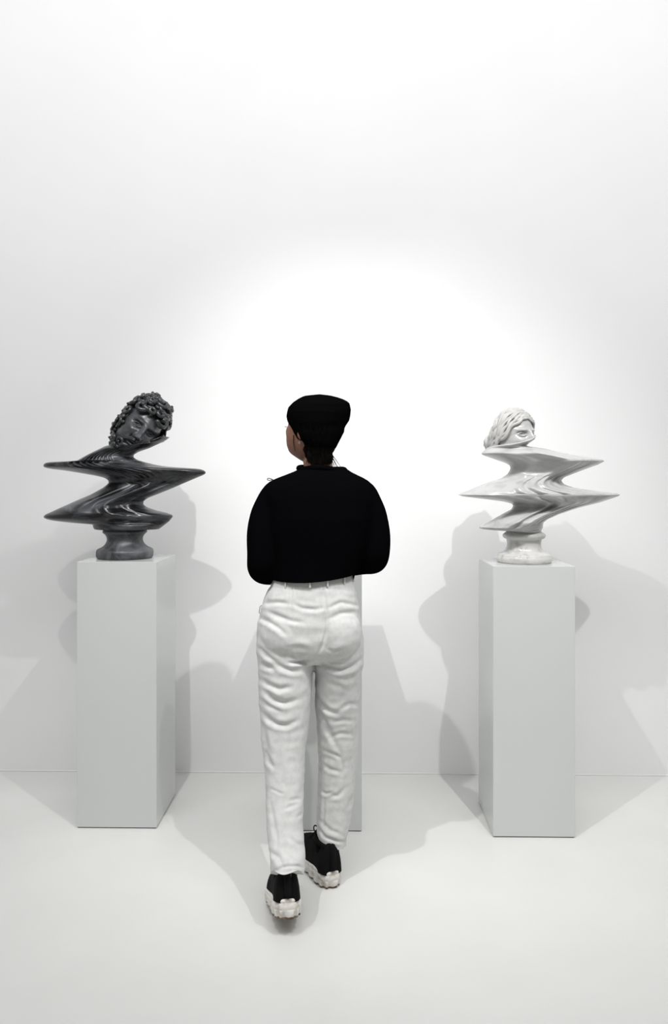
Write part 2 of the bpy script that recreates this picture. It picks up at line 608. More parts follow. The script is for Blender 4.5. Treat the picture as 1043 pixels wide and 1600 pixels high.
mbh = MB()
rnd = random.Random(11)
ga = PI * (3 - math.sqrt(5))
NC = 165
for i in range(NC):
    zz = 1 - 2 * (i + 0.5) / NC
    rr = math.sqrt(1 - zz * zz)
    d = np.array([rr * math.cos(ga * i), rr * math.sin(ga * i), zz])
    p = d * np.array(HR)
    if p[1] > 0.085 and zz < -0.3:
        continue
    frontal = p[1] < -0.022
    if frontal and abs(p[0]) < 0.072 and (-0.06 if p[0] < 0 else -0.12) < p[2] < 0.074 - 0.25 * max(0, abs(p[0]) - .04):
        continue
    beard = frontal and p[2] < -0.05
    if beard and abs(p[0]) < 0.026 and p[2] > -0.075:
        continue
    lift = 1.12 if p[2] > 0.02 else 1.06
    q = p * lift
    if p[2] < 0:
        q[0] *= 1 - 0.12 * (-p[2] / HR[2]) ** 1.4
    size = rnd.uniform(0.020, 0.027) * (1.15 if p[2] > 0.06 else 0.92)
    qq = place(q[None], rotL, hcL, HSL)[0]
    nn = np.array(rotL.to_3x3()) @ d
    curl(mbh, qq, nn, size, rnd.uniform(0.8, 1.3), size * 0.42, rnd)
# outer locks over the brow and crown
for i in range(40):
    az = rnd.uniform(-2.0, 2.0)
    el = rnd.uniform(0.5, 1.25)
    d = np.array([math.sin(az) * math.cos(el), -math.cos(az) * math.cos(el), math.sin(el)])
    q = d * np.array(HR) * rnd.uniform(1.16, 1.26)
    if -d[1] > 0.2 and q[2] < 0.118:
        continue
    curl(mbh, place(q[None], rotL, hcL, HSL)[0], np.array(rotL.to_3x3()) @ d, rnd.uniform(.020, .027), rnd.uniform(.8, 1.3), .0105, rnd)
# moustache
for s_ in (-1, 1):
    for k in range(2):
        pts = [np.array([s_ * (0.005 + 0.035 * t), -0.098 + 0.030 * t * t - 0.012 * (1 - t), -0.034 - 0.005 * k - 0.026 * t * t]) for t in np.linspace(0, 1, 9)]
        mbh.tube(place(np.array(pts), rotL, hcL, HSL), np.linspace(.0042, .0025, 9), m=7)
link('curly_hair', cut_below(mbh.mesh('curly_hair'), *CUTL, YCL), m_black_hair, bl)

# ---- white bust
SR, OR = 3.725, (700, 620)
YCR = yR + wR / 2
Lr = [(232, 468), (245, 447), (262, 395), (275, 325), (285, 250), (295, 228), (310, 212), (325, 196), (331, 192), (338, 200), (345, 216), (365, 275), (385, 334), (400, 358), (415, 362), (432, 356),
      (450, 344), (475, 308), (495, 240), (530, 150), (558, 80), (570, 56), (580, 82), (590, 160), (600, 250), (612, 330), (622, 370), (635, 378),
      (655, 368), (680, 320), (715, 260), (745, 208), (757, 179), (765, 181), (771, 200), (775, 250), (778, 330), (782, 345)]
Rr = [(232, 478), (240, 486), (250, 486), (260, 480), (275, 462), (288, 450), (293, 470), (300, 555), (325, 650), (345, 760), (360, 850), (368, 900), (376, 907),
      (385, 890), (395, 872), (420, 800), (450, 722), (470, 672), (485, 658), (495, 660), (510, 674), (530, 732), (545, 832), (555, 910), (562, 980), (570, 999),
      (577, 990), (590, 955), (615, 880), (645, 760), (680, 650), (710, 580), (730, 552), (760, 548), (775, 540), (782, 536)]
bfR = [(232, .100), (262, .112), (290, .105), (305, .090), (320, .112), (340, .125), (380, .110), (440, .068), (470, .066), (500, .092), (560, .130), (580, .128), (610, .095),
       (632, .066), (660, .078), (720, .108), (765, .118), (782, .085)]
bbR = [(232, .02), (290, .06), (340, .09), (440, .06), (560, .11), (632, .06), (740, .10), (782, .08)]
ZA = [(300, 0), (335, .5), (380, 1), (440, .8), (480, .9), (560, 1), (615, 1), (650, .9), (720, .8), (760, 0)]
ZT = [(300, 0), (350, 1), (400, 1), (470, .3), (500, .2)]
ZM = [(455, 0), (490, 1), (620, 1), (650, .4), (690, .1)]
ZL = [(590, 0), (640, 1), (730, 1), (762, 0)]
ridR = [(.37, -.028, .022, ZA), (.86, -.02, .010, ZA), (.62, .06, -.008, ZA), (.50, .05, .006, ZA),
        (-.25, .28, -.014, ZT), (.12, .10, .008, ZT), (.52, .03, -.007, ZT),
        (-.38, .07, -.008, ZM), (-.26, .06, .006, ZM), (-.12, .05, -.010, ZM), (.02, .07, .008, ZM), (.17, .05, -.008, ZM), (.28, .05, .007, ZM),
        (-.30, .08, .010, ZL), (-.08, .09, -.010, ZL), (.18, .06, .008, ZL)]
ampR = None
br = empty('marble_bust', (at(819, 882, YCR)[0], YCR, ZR),
           'white marble bust of a woman with wavy hair stretched into zigzags', 'sculpture', 'zigzag marble busts on pedestals')
mb = torso(Lr, Rr, SR, OR, YCR, bfR, bbR, ridR, ampR)
link('stretched_torso', mb.mesh('stretched_torso'), m_white_marble, br)
cR = at(OR[0] + 440 / SR, 850, YCR)
rows = [(70, 776), (98, 778), (100, 784), (108, 790), (119, 799), (122, 808), (119, 818), (112, 825), (100, 830), (99, 836), (97, 850), (97, 866), (101, 884), (110, 900),
        (124, 911), (136, 916), (148, 919), (151, 926), (152, 932), (157, 938), (158, 950), (157, 962), (152, 970), (150, 971)]
link('turned_foot', lathe(socle(rows, SR, OR, YCR, ZR), (cR[0], YCR)).mesh('turned_foot'), m_white_socle, br)
hcR = at(740 + 450 / 7.45, 625 + 447 / 7.45, YCR)
rotR = Matrix.Rotation(math.radians(33), 4, 'Z') @ Matrix.Rotation(math.radians(4), 4, 'X')
HSR = 0.98
FW = [(cx, cz, sx, sz, a * (1.25 if a < 0 else 1.5)) for (cx, cz, sx, sz, a) in FACE]
P = head_points(260, 320, HR, FW, 0.2, 1.15)
CUTR = ((752, 706), (834, 687))
link('face', cut_below(MB().rings(place(P, rotR, hcR, HSR)).mesh('face'), *CUTR, YCR), m_white_marble, br)


def bez(p, n):
    p = np.asarray(p, float)
    t = np.linspace(0, 1, n)
    # catmull-rom through the points
    k = np.linspace(0, 1, len(p))
    out = np.stack([np.interp(t, k, p[:, i]) for i in range(p.shape[1])], 1)
    for _ in range(max(2, n // 10)):
        out[1:-1] = (out[:-2] + 2 * out[1:-1] + out[2:]) / 4
    return out


mbh = MB()
rnd = random.Random(5)
for s_ in (-1, 1):
    for k in range(14):
        t = k / 13
        # hairline lock (t = 0) to the lock along the crown (t = 1)
        st = np.array([0.02, -0.80 + 1.0 * t, 0.74 + 0.26 * t])
        m1 = np.array([0.52, -0.66 + 0.95 * t, 0.52 + 0.30 * t])
        m2 = np.array([0.90, -0.20 + 0.60 * t, -0.02 + 0.45 * t])
        m3 = np.array([0.88, 0.30 + 0.40 * t, -0.34 + 0.35 * t])
        en = np.array([0.28, 0.95, -0.48 + 0.5 * t])
        D = bez([st, m1, m2, m3, en], 60)
        D /= np.linalg.norm(D, axis=1)[:, None]
        D[:, 0] *= s_
        u = np.linspace(0, 1, 60)
        T = np.gradient(D, axis=0)
        W = np.cross(D, T)
        W /= np.linalg.norm(W, axis=1)[:, None]
        env = np.sin(np.clip(u * 3, 0, PI / 2))
        ph = rnd.uniform(0, 2.4) + 0.4 * k
        fq, tk = rnd.uniform(3.2, 4.8), rnd.uniform(0.8, 1.35)
        off = 0.007 * np.sin(u * 2 * PI * fq + ph) * env
        pts = D * np.array(HR) * (1.045 + 0.05 * env + 0.035 * np.sin(u * 2 * PI * fq + ph + 1.2) * env)[:, None] + W * off[:, None]
        mbh.tube(place(pts, rotR, hcR, HSR), 0.0062 * tk * (0.75 + 0.25 * env), m=8)
# skull cap under the locks
Pc = head_points(60, 90, (HR[0] * 1.0, HR[1] * 1.0, HR[2] * 1.0), [], 0.1)
xx, yy, zz = Pc[..., 0], Pc[..., 1], Pc[..., 2]
front = sstep(-yy, 0.0, 0.05) * (1 - sstep(zz, 0.075, 0.095))
side = sstep(-zz, 0.05, 0.1)
Pc = Pc * (1 - 0.16 * np.maximum(front, side))[..., None]
mbh.rings(place(Pc, rotR, hcR, HSR))
# knot of hair low at the back of the head
for k in range(13):
    a0 = rnd.uniform(0, 2 * PI)
    tt = np.linspace(0, 1, 26)
    r = 0.036 - 0.002 * k
    base = np.array([-0.016 - 0.0008 * k, 0.092 + 0.0022 * k, -0.024])
    pts = base + np.stack([1.25 * r * np.cos(a0 + tt * 4.6), 0.010 * np.sin(tt * 9 + k), 1.05 * r * np.sin(a0 + tt * 4.6)], 1)
    mbh.tube(place(pts, rotR, hcR, HSR), 0.0075, m=7)
for k in range(12):
    a0 = -0.9 + 1.8 * k / 11
    tt = np.linspace(0, 1, 20)
    pts = np.stack([0.055 * math.sin(a0) * (1 + 0 * tt) + 0.004 * np.sin(tt * 16 + k), 0.085 + 0.02 * math.cos(a0) - 0.03 * tt, -0.03 - 0.085 * tt], 1)
    mbh.tube(place(pts, rotR, hcR, HSR), 0.0075 * (1 - 0.5 * tt), m=7)
link('wavy_hair', cut_below(mbh.mesh('wavy_hair'), *CUTR, YCR), m_white_hair, br)

# ------------------------------------------------------------------ person
YB = 2.60
foot = at_floor(490, 1395)
person = empty('person', (-0.10, 2.50, 0), 'person seen from behind in black sweater, black beanie and white trousers, walking', 'person')


def slices(rows, m=56, pw=1.0):
    """rows: (py, px left, px right, Y, near half depth, far half depth)"""
    R = []
    t = np.linspace(0, 2 * PI, m, endpoint=False)
    for (py, l, r, Y, bn, bf_) in rows:
        a, c = at(l, py, Y), at(r, py, Y)
        mid, hw = (a + c) / 2, (c[0] - a[0]) / 2
        ct, st = np.cos(t), np.sin(t)
        y = np.where(st < 0, bn * np.sign(st) * np.abs(st) ** pw, bf_ * np.abs(st) ** pw)
        R.append(np.stack([mid[0] + hw * np.sign(ct) * np.abs(ct) ** pw, Y + y, np.full(m, mid[2])], 1))
    return R


def dense(rows, n, w=4):
    p = np.asarray(rows, float)
    y = np.linspace(p[0, 0], p[-1, 0], n)
    out = [y]
    for k in range(1, p.shape[1]):
        out.append(sitp(y, p[:, [0, k]], w))
    return np.stack(out, 1)


# --- trousers
LEG_L = [(985, 402, 487, 2.600, .105, .10), (1010, 401, 490, 2.595, .108, .10), (1030, 402, 490.5, 2.59, .100, .10), (1060, 404, 488, 2.58, .094, .098), (1100, 405, 485.5, 2.57, .090, .092),
         (1140, 408, 481, 2.555, .084, .086), (1180, 412, 476.5, 2.535, .077, .078), (1230, 414.5, 474, 2.50, .070, .070), (1290, 416, 473, 2.44, .068, .066),
         (1315, 418, 474.5, 2.41, .070, .066), (1332, 421, 476, 2.38, .073, .068), (1350, 422.5, 475.5, 2.362, .073, .066), (1385, 423, 475, 2.355, .074, .066)]
LEG_R = [(985, 487, 566, 2.605, .105, .10), (1010, 489, 568, 2.61, .108, .10), (1030, 491, 567.5, 2.615, .100, .10), (1060, 492, 564, 2.625, .092, .098), (1090, 491.5, 561, 2.635, .086, .09),
         (1130, 494.5, 559.5, 2.65, .080, .085), (1170, 497, 558.5, 2.66, .076, .078), (1230, 496, 554.5, 2.66, .070, .070), (1270, 495, 549, 2.655, .066, .066),
         (1296, 494.5, 544.5, 2.65, .066, .064), (1312, 496.5, 541, 2.65, .065, .062), (1340, 497, 540.5, 2.65, .064, .062)]
PELV = [(903, 429, 549, 2.60, .098, .10), (912, 424, 552, 2.60, .103, .10), (925, 416, 557, 2.60, .110, .105), (945, 409, 561, 2.60, .120, .108), (970, 403, 564, 2.60, .130, .11), (990, 401.5, 566.5, 2.60, .132, .11),
        (1010, 403, 566, 2.60, .122, .10), (1024, 415, 558, 2.60, .095, .09), (1032, 435, 540, 2.60, .06, .06)]
mb = MB()
mb.rings(slices(dense(LEG_L, 70), pw=0.9))
mb.rings(slices(dense(LEG_R, 70), pw=0.9))
mb.rings(slices(dense(PELV, 36, 3), pw=0.86))
# two rounded buttocks for the back pockets of volume
for px_ in (447, 526):
    c = at(px_, 990, 2.545)
    mb.ellipsoid(c, (0.088, 0.078, 0.092))
me = voxel(mb, 0.0034, 5)

Z7 = lambda X, Y: (380 + X / 4.741, 880 + Y / 4.741)
Z8 = lambda X, Y: (380 + X / 4.741, 1160 + Y / 4.741)
# strokes: (points, half width px, depth m)  -> a crease with a soft ridge below it
FOLDS7 = [
    ([(120, 745), (190, 768), (240, 795)], 5, -.006), ([(215, 735), (290, 775), (360, 800), (440, 795)], 5, -.007), ([(330, 740), (430, 735), (520, 712)], 3.2, -.009),
    ([(535, 728), (600, 750), (690, 790), (740, 790), (810, 765), (880, 715)], 5, -.010), ([(560, 700), (640, 735), (760, 745)], 3, -.004),
    ([(120, 850), (190, 905), (270, 935), (350, 915)], 5, -.007), ([(150, 930), (220, 1010), (300, 1040), (410, 1010)], 5.5, -.008),
    ([(120, 1090), (180, 1150), (250, 1195), (320, 1205), (400, 1165)], 5, -.008), ([(130, 1010), (200, 1060), (280, 1100)], 4, -.004),
    ([(105, 400), (180, 430), (260, 480), (320, 535)], 4.5, -.006), ([(180, 360), (280, 400), (360, 430), (450, 440)], 4, -.004), ([(130, 300), (250, 290), (340, 300)], 4, -.004),
    ([(360, 300), (440, 335), (530, 345), (600, 330)], 4, -.004), ([(620, 340), (720, 290), (860, 315)], 4, -.004), ([(620, 420), (720, 370), (850, 360)], 4, -.0035),
    ([(630, 640), (680, 655), (720, 640)], 3, -.003), ([(110, 620), (180, 690), (240, 730)], 4, -.005), ([(300, 600), (420, 590), (520, 620)], 6, .003),
    ([(590, 150), (600, 270), (622, 380), (618, 500), (580, 620), (528, 715)], 2.8, -.004), ([(365, 160), (358, 250), (352, 320)], 1.6, -.0025),
    ([(510, 930), (570, 1040), (620, 1090), (700, 1115)], 4.5, -.007), ([(520, 990), (580, 1130), (640, 1260), (720, 1420)], 5, -.005), ([(640, 850), (760, 900), (850, 870)], 6, .003),
    ([(700, 1100), (780, 1040), (860, 1050)], 4, -.003), ([(660, 1180), (740, 1160), (830, 1170)], 4, -.003), ([(640, 1290), (720, 1260), (830, 1270)], 4, -.003),
    ([(820, 1120), (835, 1250), (830, 1400)], 3, -.003), ([(880, 640), (860, 760), (850, 900)], 4, -.003), ([(130, 1140), (160, 1300), (190, 1420)], 5, -.005)]
FOLDS8 = [
    ([(165, 60), (190, 140), (220, 190)], 4, -.005), ([(200, 340), (270, 375), (300, 380)], 2.5, -.002), ([(330, 440), (400, 420), (440, 420)], 4, -.003),
    ([(300, 500), (360, 470), (430, 440)], 4, -.003), ([(195, 420), (220, 560), (250, 720), (240, 790)], 4, -.003), ([(180, 800), (260, 850), (300, 940)], 5, -.005),
    ([(230, 960), (300, 920), (400, 915), (450, 930)], 3, -.004), ([(340, 700), (400, 750), (440, 770)], 4, -.004), ([(400, 560), (440, 520)], 4, -.003),
    ([(600, 60), (680, 90), (720, 120)], 3, -.003), ([(580, 150), (640, 200), (740, 230)], 4, -.003), ([(580, 360), (610, 380), (660, 370)], 3, -.003),
    ([(600, 420), (595, 540), (590, 640)], 2.4, -.0025), ([(720, 100), (735, 200), (720, 260)], 4, -.003), ([(780, 480), (800, 430), (830, 380)], 4, -.004), ([(640, 400), (700, 395), (760, 330)], 4, -.003),
    ([(540, 610), (600, 700), (700, 735), (760, 735)], 3, -.004), ([(550, 560), (640, 650), (740, 690)], 4, -.003), ([(560, 20), (580, 200), (560, 300)], 4, -.004)]


def apply_folds(me, folds, conv, k=1.0):
    co, no = get_co(me), get_no(me)
    px, py = proj(co)
    facing = sstep(-no[:, 1], -0.15, 0.45)
    disp = np.zeros(len(co))
    for pts, w, d in folds:
        w, d = w * 0.8, d * 1.15
        P = np.array([conv(*p) for p in pts])
        # resample into a smooth curve
        P = bez(bez(P, 30), 150)
        seg = np.full(len(co), 1e9)
        tt = np.zeros(len(co))
        sel = np.where((px > P[:, 0].min() - 30) & (px < P[:, 0].max() + 30) & (py > P[:, 1].min() - 30) & (py < P[:, 1].max() + 30))[0]
        if len(sel) == 0:
            continue
        dx = px[sel][:, None] - P[None, :, 0]
        dyy = py[sel][:, None] - P[None, :, 1]
        D2 = dx * dx + dyy * dyy
        j = D2.argmin(1)
        dist = np.sqrt(D2[np.arange(len(sel)), j])
        sg = dyy[np.arange(len(sel)), j]
        env = np.sin(PI * np.clip((j + 3) / 155, 0, 1)) ** 0.6
        g = np.exp(-(dist / w) ** 2) - 0.55 * np.exp(-((dist - 1.9 * w) / (1.1 * w)) ** 2) * np.where(sg > 0, 1, 0.6)
        disp[sel] += d * env * g
    co = co + no * (disp * facing * k)[:, None]
    set_co(me, co)


def apply_noise(me, amp, sc, off=0.0):
    co, no = get_co(me), get_no(me)
    d = np.array([noise.noise(Vector((c[0] * sc[0] + off, c[1] * sc[1], c[2] * sc[2]))) for c in co])
    set_co(me, co + no * (d * amp)[:, None])


apply_noise(me, 0.0025, (9, 9, 16))
apply_noise(me, 0.0022, (22, 22, 40), 4.0)
apply_folds(me, FOLDS7, Z7, 0.8)
apply_folds(me, FOLDS8, Z8, 0.9)
co = get_co(me)
px, py = proj(co)
left = px < 485.5
hem = np.where(left, 0.166 + 0.042 * sstep(2.355 - co[:, 1], 0, .065) + .004 * np.sin(co[:, 0] * 70), 0.118 + 0.012 * sstep(2.66 - co[:, 1], 0, .06) + .004 * np.sin(co[:, 0] * 90))
low = (co[:, 2] < hem) & (py > 1250)
co[low, 2] = hem[low]
set_co(me, co)
trousers = link('trousers', me, m_pants, person)

# waistband belt with loops
t = np.linspace(0, 2 * PI, 90, endpoint=False)


def waist_ring(grow, dz):
    a, c = at(427.5, 907.5, 2.60), at(550, 899.5, 2.60)
    mid, hw = (a + c) / 2, (c[0] - a[0]) / 2
    return np.stack([mid[0] + (hw + grow) * np.cos(t), 2.60 + (0.104 + grow) * np.sin(t), mid[2] + (c[2] - a[2]) / 2 * np.cos(t) + dz], 1)


mb = MB().rings([waist_ring(-.012, -.013), waist_ring(.001, -.013), waist_ring(.004, -.011), waist_ring(.004, .010), waist_ring(.001, .013), waist_ring(-.012, .013)], cap=False)
belt = link('belt', mb.mesh('belt'), m_belt, trousers)
lo, hi = waist_ring(.007, -.016), waist_ring(.007, .016)
for j in (46, 58, 67, 73, 80, 88):
    mb = MB().tube([lo[j], (lo[j] + hi[j]) / 2, hi[j]], 0.0035, m=8)
    link('belt_loop', mb.mesh('belt_loop'), m_pants, belt)
# little tab at the left hip
link('side_tab', MB().tube([at(408, 946, 2.59), at(406, 948, 2.59), at(404.5, 957, 2.59), at(406.5, 959, 2.59)], .0016, m=8).mesh('side_tab'), m_belt, trousers)
# --- sweater
ARM_L = [at(430, 780, 2.60), at(418.5, 803, 2.595), at(413, 835, 2.585), at(411, 868, 2.575), at(411, 886, 2.58), at(420, 891, 2.63), at(445, 888, 2.70), at(480, 880, 2.745), at(505, 874, 2.76)]
RAD_L = [.060, .063, .062, .060, .060, .054, .048, .042, .038]
ARM_R = [at(565, 777, 2.60), at(577, 803, 2.605), at(583, 835, 2.605), at(584, 862, 2.60), at(582, 874, 2.61), at(572, 877, 2.66), at(545, 880, 2.74), at(515, 888, 2.785), at(490, 893, 2.80)]
RAD_R = [.059, .0615, .061, .058, .056, .050, .046, .041, .038]
TORSO = [(729, 475, 537, 2.605, .055, .06), (734, 466, 544, 2.605, .062, .06), (740, 452, 553, 2.60, .075, .065), (746, 436, 566, 2.60, .085, .07), (752, 421, 576, 2.60, .092, .078), (762, 411, 585, 2.60, .100, .09),
         (780, 409, 589, 2.60, .112, .105), (810, 414, 586, 2.60, .122, .115), (850, 420, 574, 2.60, .120, .115), (885, 424, 560, 2.60, .118, .118), (908, 426, 551, 2.60, .118, .12)]
mb = MB().rings(slices(dense(TORSO, 40, 3), pw=0.85))
mb.tube(bez(ARM_L, 40), itp(np.linspace(0, 1, 40), np.stack([np.linspace(0, 1, 9), RAD_L], 1)), m=24)
mb.tube(bez(ARM_R, 40), itp(np.linspace(0, 1, 40), np.stack([np.linspace(0, 1, 9), RAD_R], 1)), m=24)
me = voxel(mb, 0.006, 4)
apply_noise(me, 0.005, (9, 9, 9), 2.0)
co = get_co(me)
px, py = proj(co)
e0, e1 = at(427, 904, 2.6), at(550, 896, 2.6)
uh = np.clip((co[:, 0] - e0[0]) / (e1[0] - e0[0]), 0, 1)
hem = e0[2] + (e1[2] - e0[2]) * uh - 0.008 * np.sin(PI * uh)
mask = (px > 425) & (px < 552) & (co[:, 1] < 2.66) & (co[:, 2] < hem + .05)
low = co[:, 2] < hem
co[mask & low, 2] = hem[mask & low]
set_co(me, co)
sweater = link('sweater', me, m_knit, person)
# rolled collar
tt = np.linspace(0, 2 * PI, 40)
a, c = at(464, 735, 2.61), at(541, 735, 2.61)
mid, hw = (a + c) / 2, (c[0] - a[0]) / 2
mb = MB()
ring = np.stack([mid[0] + hw * .93 * np.cos(tt), 2.61 + .066 * np.sin(tt), mid[2] - 0.004 * np.cos(tt) + 0.004 + 0.004 * np.sin(3 * tt)], 1)
mb.tube(ring, .010, m=10)
link('rolled_collar', mb.mesh('rolled_collar'), m_knit, sweater)
# loose thread loop on the left shoulder
pts = [at(427, 751, 2.56), at(422, 749.5, 2.56), at(417.5, 750), at(417, 748), at(420, 747), at(424, 748.5), at(428, 752)] if False else \
    [at(x_, y_, 2.575) for x_, y_ in ((430, 752), (425, 749.5), (420, 750.8), (417, 749.5), (418, 747.2), (422, 747.5), (426, 749.5), (430, 753))]
link('thread_loop', MB().tube(bez(pts, 30), .0013, m=6).mesh('thread_loop'), m_lace, sweater)

# --- body: one continuous skin surface
hc = at(487, 673, 2.62)
rotP = Matrix.Rotation(math.radians(235), 4, 'Z') @ Matrix.Rotation(math.radians(-8), 4, 'X')
FP = [(cx, cz, sx, sz, a * 0.85) for (cx, cz, sx, sz, a) in FACE]
FP += [(0, -0.090, 0.030, 0.022, 0.008), (0.02, -0.070, 0.055, 0.040, 0.014)]
P = head_points(120, 160, (0.074, 0.096, 0.116), FP, 0.08, 0.8)
mb = MB().rings(place(P, rotP, hc))
# ears
for s_ in (-1, 1):
    e = place(np.array([[s_ * 0.074, 0.012, -0.004]]), rotP, hc)[0]
    mb.ellipsoid(e, (0.010, 0.016, 0.030), rotP @ Matrix.Rotation(s_ * 0.35, 4, 'Z'))
mb.tube([at(500, 752, 2.605), at(497, 730, 2.61), at(493, 705, 2.625)], [.060, .051, .050], m=24)
mb.rings(slices(dense([(p_[0] + 4, p_[1] + 7, p_[2] - 7, p_[3], p_[4] - .016, p_[5] - .016) for p_ in TORSO[:-1]], 30, 3)))
mb.rings(slices(dense([(p_[0], p_[1] + 9, p_[2] - 9, p_[3], p_[4] - .032, p_[5] - .032) for p_ in PELV], 24, 3)))
mb.rings(slices(dense([(p_[0] - 4, p_[1] + 11, p_[2] - 11, p_[3], p_[4] - .026, p_[5] - .026) for p_ in LEG_L], 40)))
mb.rings(slices(dense([(p_[0] - 4, p_[1] + 11, p_[2] - 11, p_[3], p_[4] - .026, p_[5] - .026) for p_ in LEG_R], 40)))
mb.tube(bez(ARM_L, 40), itp(np.linspace(0, 1, 40), np.stack([np.linspace(0, 1, 9), np.array(RAD_L) * 0.72], 1)), m=20)
mb.tube(bez(ARM_R, 40), itp(np.linspace(0, 1, 40), np.stack([np.linspace(0, 1, 9), np.array(RAD_R) * 0.72], 1)), m=20)


def hand(mb, w, d, up, s_):
    """palm and five bent fingers from wrist w along d, lying on the other forearm"""
    d = np.array(d, float) / np.linalg.norm(d)
    up = np.array(up, float)
    up = up - d * np.dot(up, d)
    up /= np.linalg.norm(up)
    out = np.cross(d, up)                 # back-of-hand direction
    if out[1] < 0:
        out = -out
    mb.tube([w - d * .02, w + d * .03, w + d * .085], [.024, .028, .030], m=16, flat=1.0, up=up)
    for k, (ln, o_) in enumerate(((.070, .027), (.078, .009), (.073, -.009), (.058, -.026))):
        b0 = w + d * (.082 - .006 * abs(k - 1)) + up * o_
        p1 = b0 + d * ln * .45 + out * .004
        p2 = b0 + d * ln * .80 - out * .010
        p3 = b0 + d * ln * .95 - out * .028
        mb.tube([b0 - d * .02, b0, p1, p2, p3], [.009, .009, .0085, .0078, .0068], m=10)
    b0 = w + d * .022 + up * .020
    mb.tube([b0, b0 + d * .022 + up * .024, b0 + d * .050 + up * .030 - out * .004, b0 + d * .068 + up * .028 - out * .012], [.012, .0105, .0095, .008], m=10)


wl, wr = np.array(ARM_L[-1]), np.array(ARM_R[-1])
hand(mb, wl + np.array([.02, .005, 0]), (1, .10, .05), (0, 0, 1), 1)
hand(mb, wr + np.array([-.02, .01, 0]), (-1, .0, .10), (0, 0, 1), -1)
# ankles and feet inside the shoes
hl, hr = at(450, 1438, 2.285), at_floor(520, 1389)      # heels of the two shoes
AL, AR = hl + np.array([-.014, .085, .105]), hr + np.array([-.027, .060, .11])
mb.tube([at(450, 1325, 2.38), AL, AL + np.array([-.01, .05, -.035]), AL + np.array([-.020, .12, -.07])], [.030, .026, .024, .018], m=16)
mb.tube([at(519, 1292, 2.65), AR, AR + np.array([-.022, .05, -.05]), AR + np.array([-.050, .11, -.07])], [.030, .026, .024, .018], m=16)
me = voxel(mb, 0.0036, 2)
body = link('body', me, m_skin, person)

# --- beanie and hair
S6, O6 = 8.023, (430, 605)
HAT_L = [(93, 545), (98, 480), (115, 350), (150, 285), (200, 220), (270, 162), (330, 146), (380, 139), (420, 146), (455, 158), (500, 180), (545, 205)]
HAT_R = [(93, 555), (98, 630), (110, 700), (130, 780), (155, 850), (180, 898), (210, 929), (290, 946), (360, 940), (430, 926), (480, 892), (520, 866), (545, 866)]
R = []
tt = np.linspace(0, 2 * PI, 96, endpoint=False)
rows_ = np.linspace(93, 545, 60)
for y_ in rows_:
    l, r_ = sitp(y_, HAT_L, 5), sitp(y_, HAT_R, 5)
    a, c = at(O6[0] + l / S6, O6[1] + y_ / S6, 2.62), at(O6[0] + r_ / S6, O6[1] + y_ / S6, 2.62)
    mid, hw = (a + c) / 2, (c[0] - a[0]) / 2
    bd = itp(y_, [(93, .012), (115, .045), (160, .075), (230, .098), (330, .108), (450, .106), (545, .100)])
    rib = 1 + 0.006 * np.cos(tt * 24)
    # the slouch folds over on the right-hand back
    R.append(np.stack([mid[0] + hw * np.cos(tt), 2.62 + bd * np.sin(tt) * rib, np.full(96, mid[2]) + 0.004 * np.sin(tt * 2 + 1) * sstep(y_, 120, 300)], 1))
hat_rings = R
HL = [(430, 170), (520, 210), (600, 236), (650, 262), (690, 318), (740, 345), (780, 330), (820, 350), (870, 372), (905, 385), (945, 398), (975, 425)]
HRr = [(430, 900), (520, 858), (560, 856), (640, 816), (720, 775), (800, 736), (830, 715), (870, 728), (905, 724), (945, 712), (975, 690)]
R = []
tt = np.linspace(0, 2 * PI, 90, endpoint=False)
for y_ in np.linspace(430, 968, 57):
    l, r_ = sitp(y_, HL, 5), sitp(y_, HRr, 5)
    a, c = at(O6[0] + l / S6, O6[1] + y_ / S6, 2.60), at(O6[0] + r_ / S6, O6[1] + y_ / S6, 2.60)
    mid, hw = (a + c) / 2, (c[0] - a[0]) / 2
    bn = itp(y_, [(430, .078), (600, .080), (700, .076), (800, .064), (905, .056), (975, .054)])
    bf_ = itp(y_, [(430, .10), (560, .07), (650, .05), (905, .03)])
    st = np.sin(tt)
    strand = 0.0025 * np.sin(tt * 37 + y_ * .01) + 0.002 * np.sin(tt * 23)
    R.append(np.stack([mid[0] + hw * np.cos(tt), 2.60 + np.where(st < 0, bn, bf_) * st - strand * (st < 0), np.full(90, mid[2])], 1))
R = np.array(R)
ky = np.linspace(430, 968, 57)
cut = int(np.searchsorted(ky, 775))
grown = R[:cut] + (R[:cut] - R[:cut].mean(1, keepdims=True)) * 0.02
grown[-1] = R[cut - 1] * 1.0
beanie = link('beanie', MB().rings(hat_rings).rings(grown).mesh('beanie'), m_hat, person)
mbh = MB().rings(R[cut - 6:])
rnd = random.Random(2)
# loose strands on the nape and flicking out to the right
for k in range(60):
    u = rnd.random()
    x0 = 400 + 300 * u
    flick = max(0, (u - 0.62) / 0.38)
    x1 = x0 + rnd.uniform(-25, 30) + 125 * flick * rnd.uniform(.4, 1)
    y1 = rnd.uniform(960, 1000) + 40 * flick * rnd.uniform(0.2, 1.0)
    Y0 = 2.545 + 0.03 * flick
    pts = [at(O6[0] + x / S6, O6[1] + y / S6, Y) for x, y, Y in ((x0, 760, Y0 + .01), (x0 + 5, 840, Y0), ((x0 + x1) / 2 + 8, (850 + y1) / 2, Y0), (x1, y1, Y0 - .002))]
    mbh.tube(bez(pts, 14), np.linspace(.0022, .0006, 14), m=5)
# thin lock in front of the ear, lying on the cheek
bco = get_co(body.data) + np.array(person.location)
bpx, bpy_ = proj(bco)


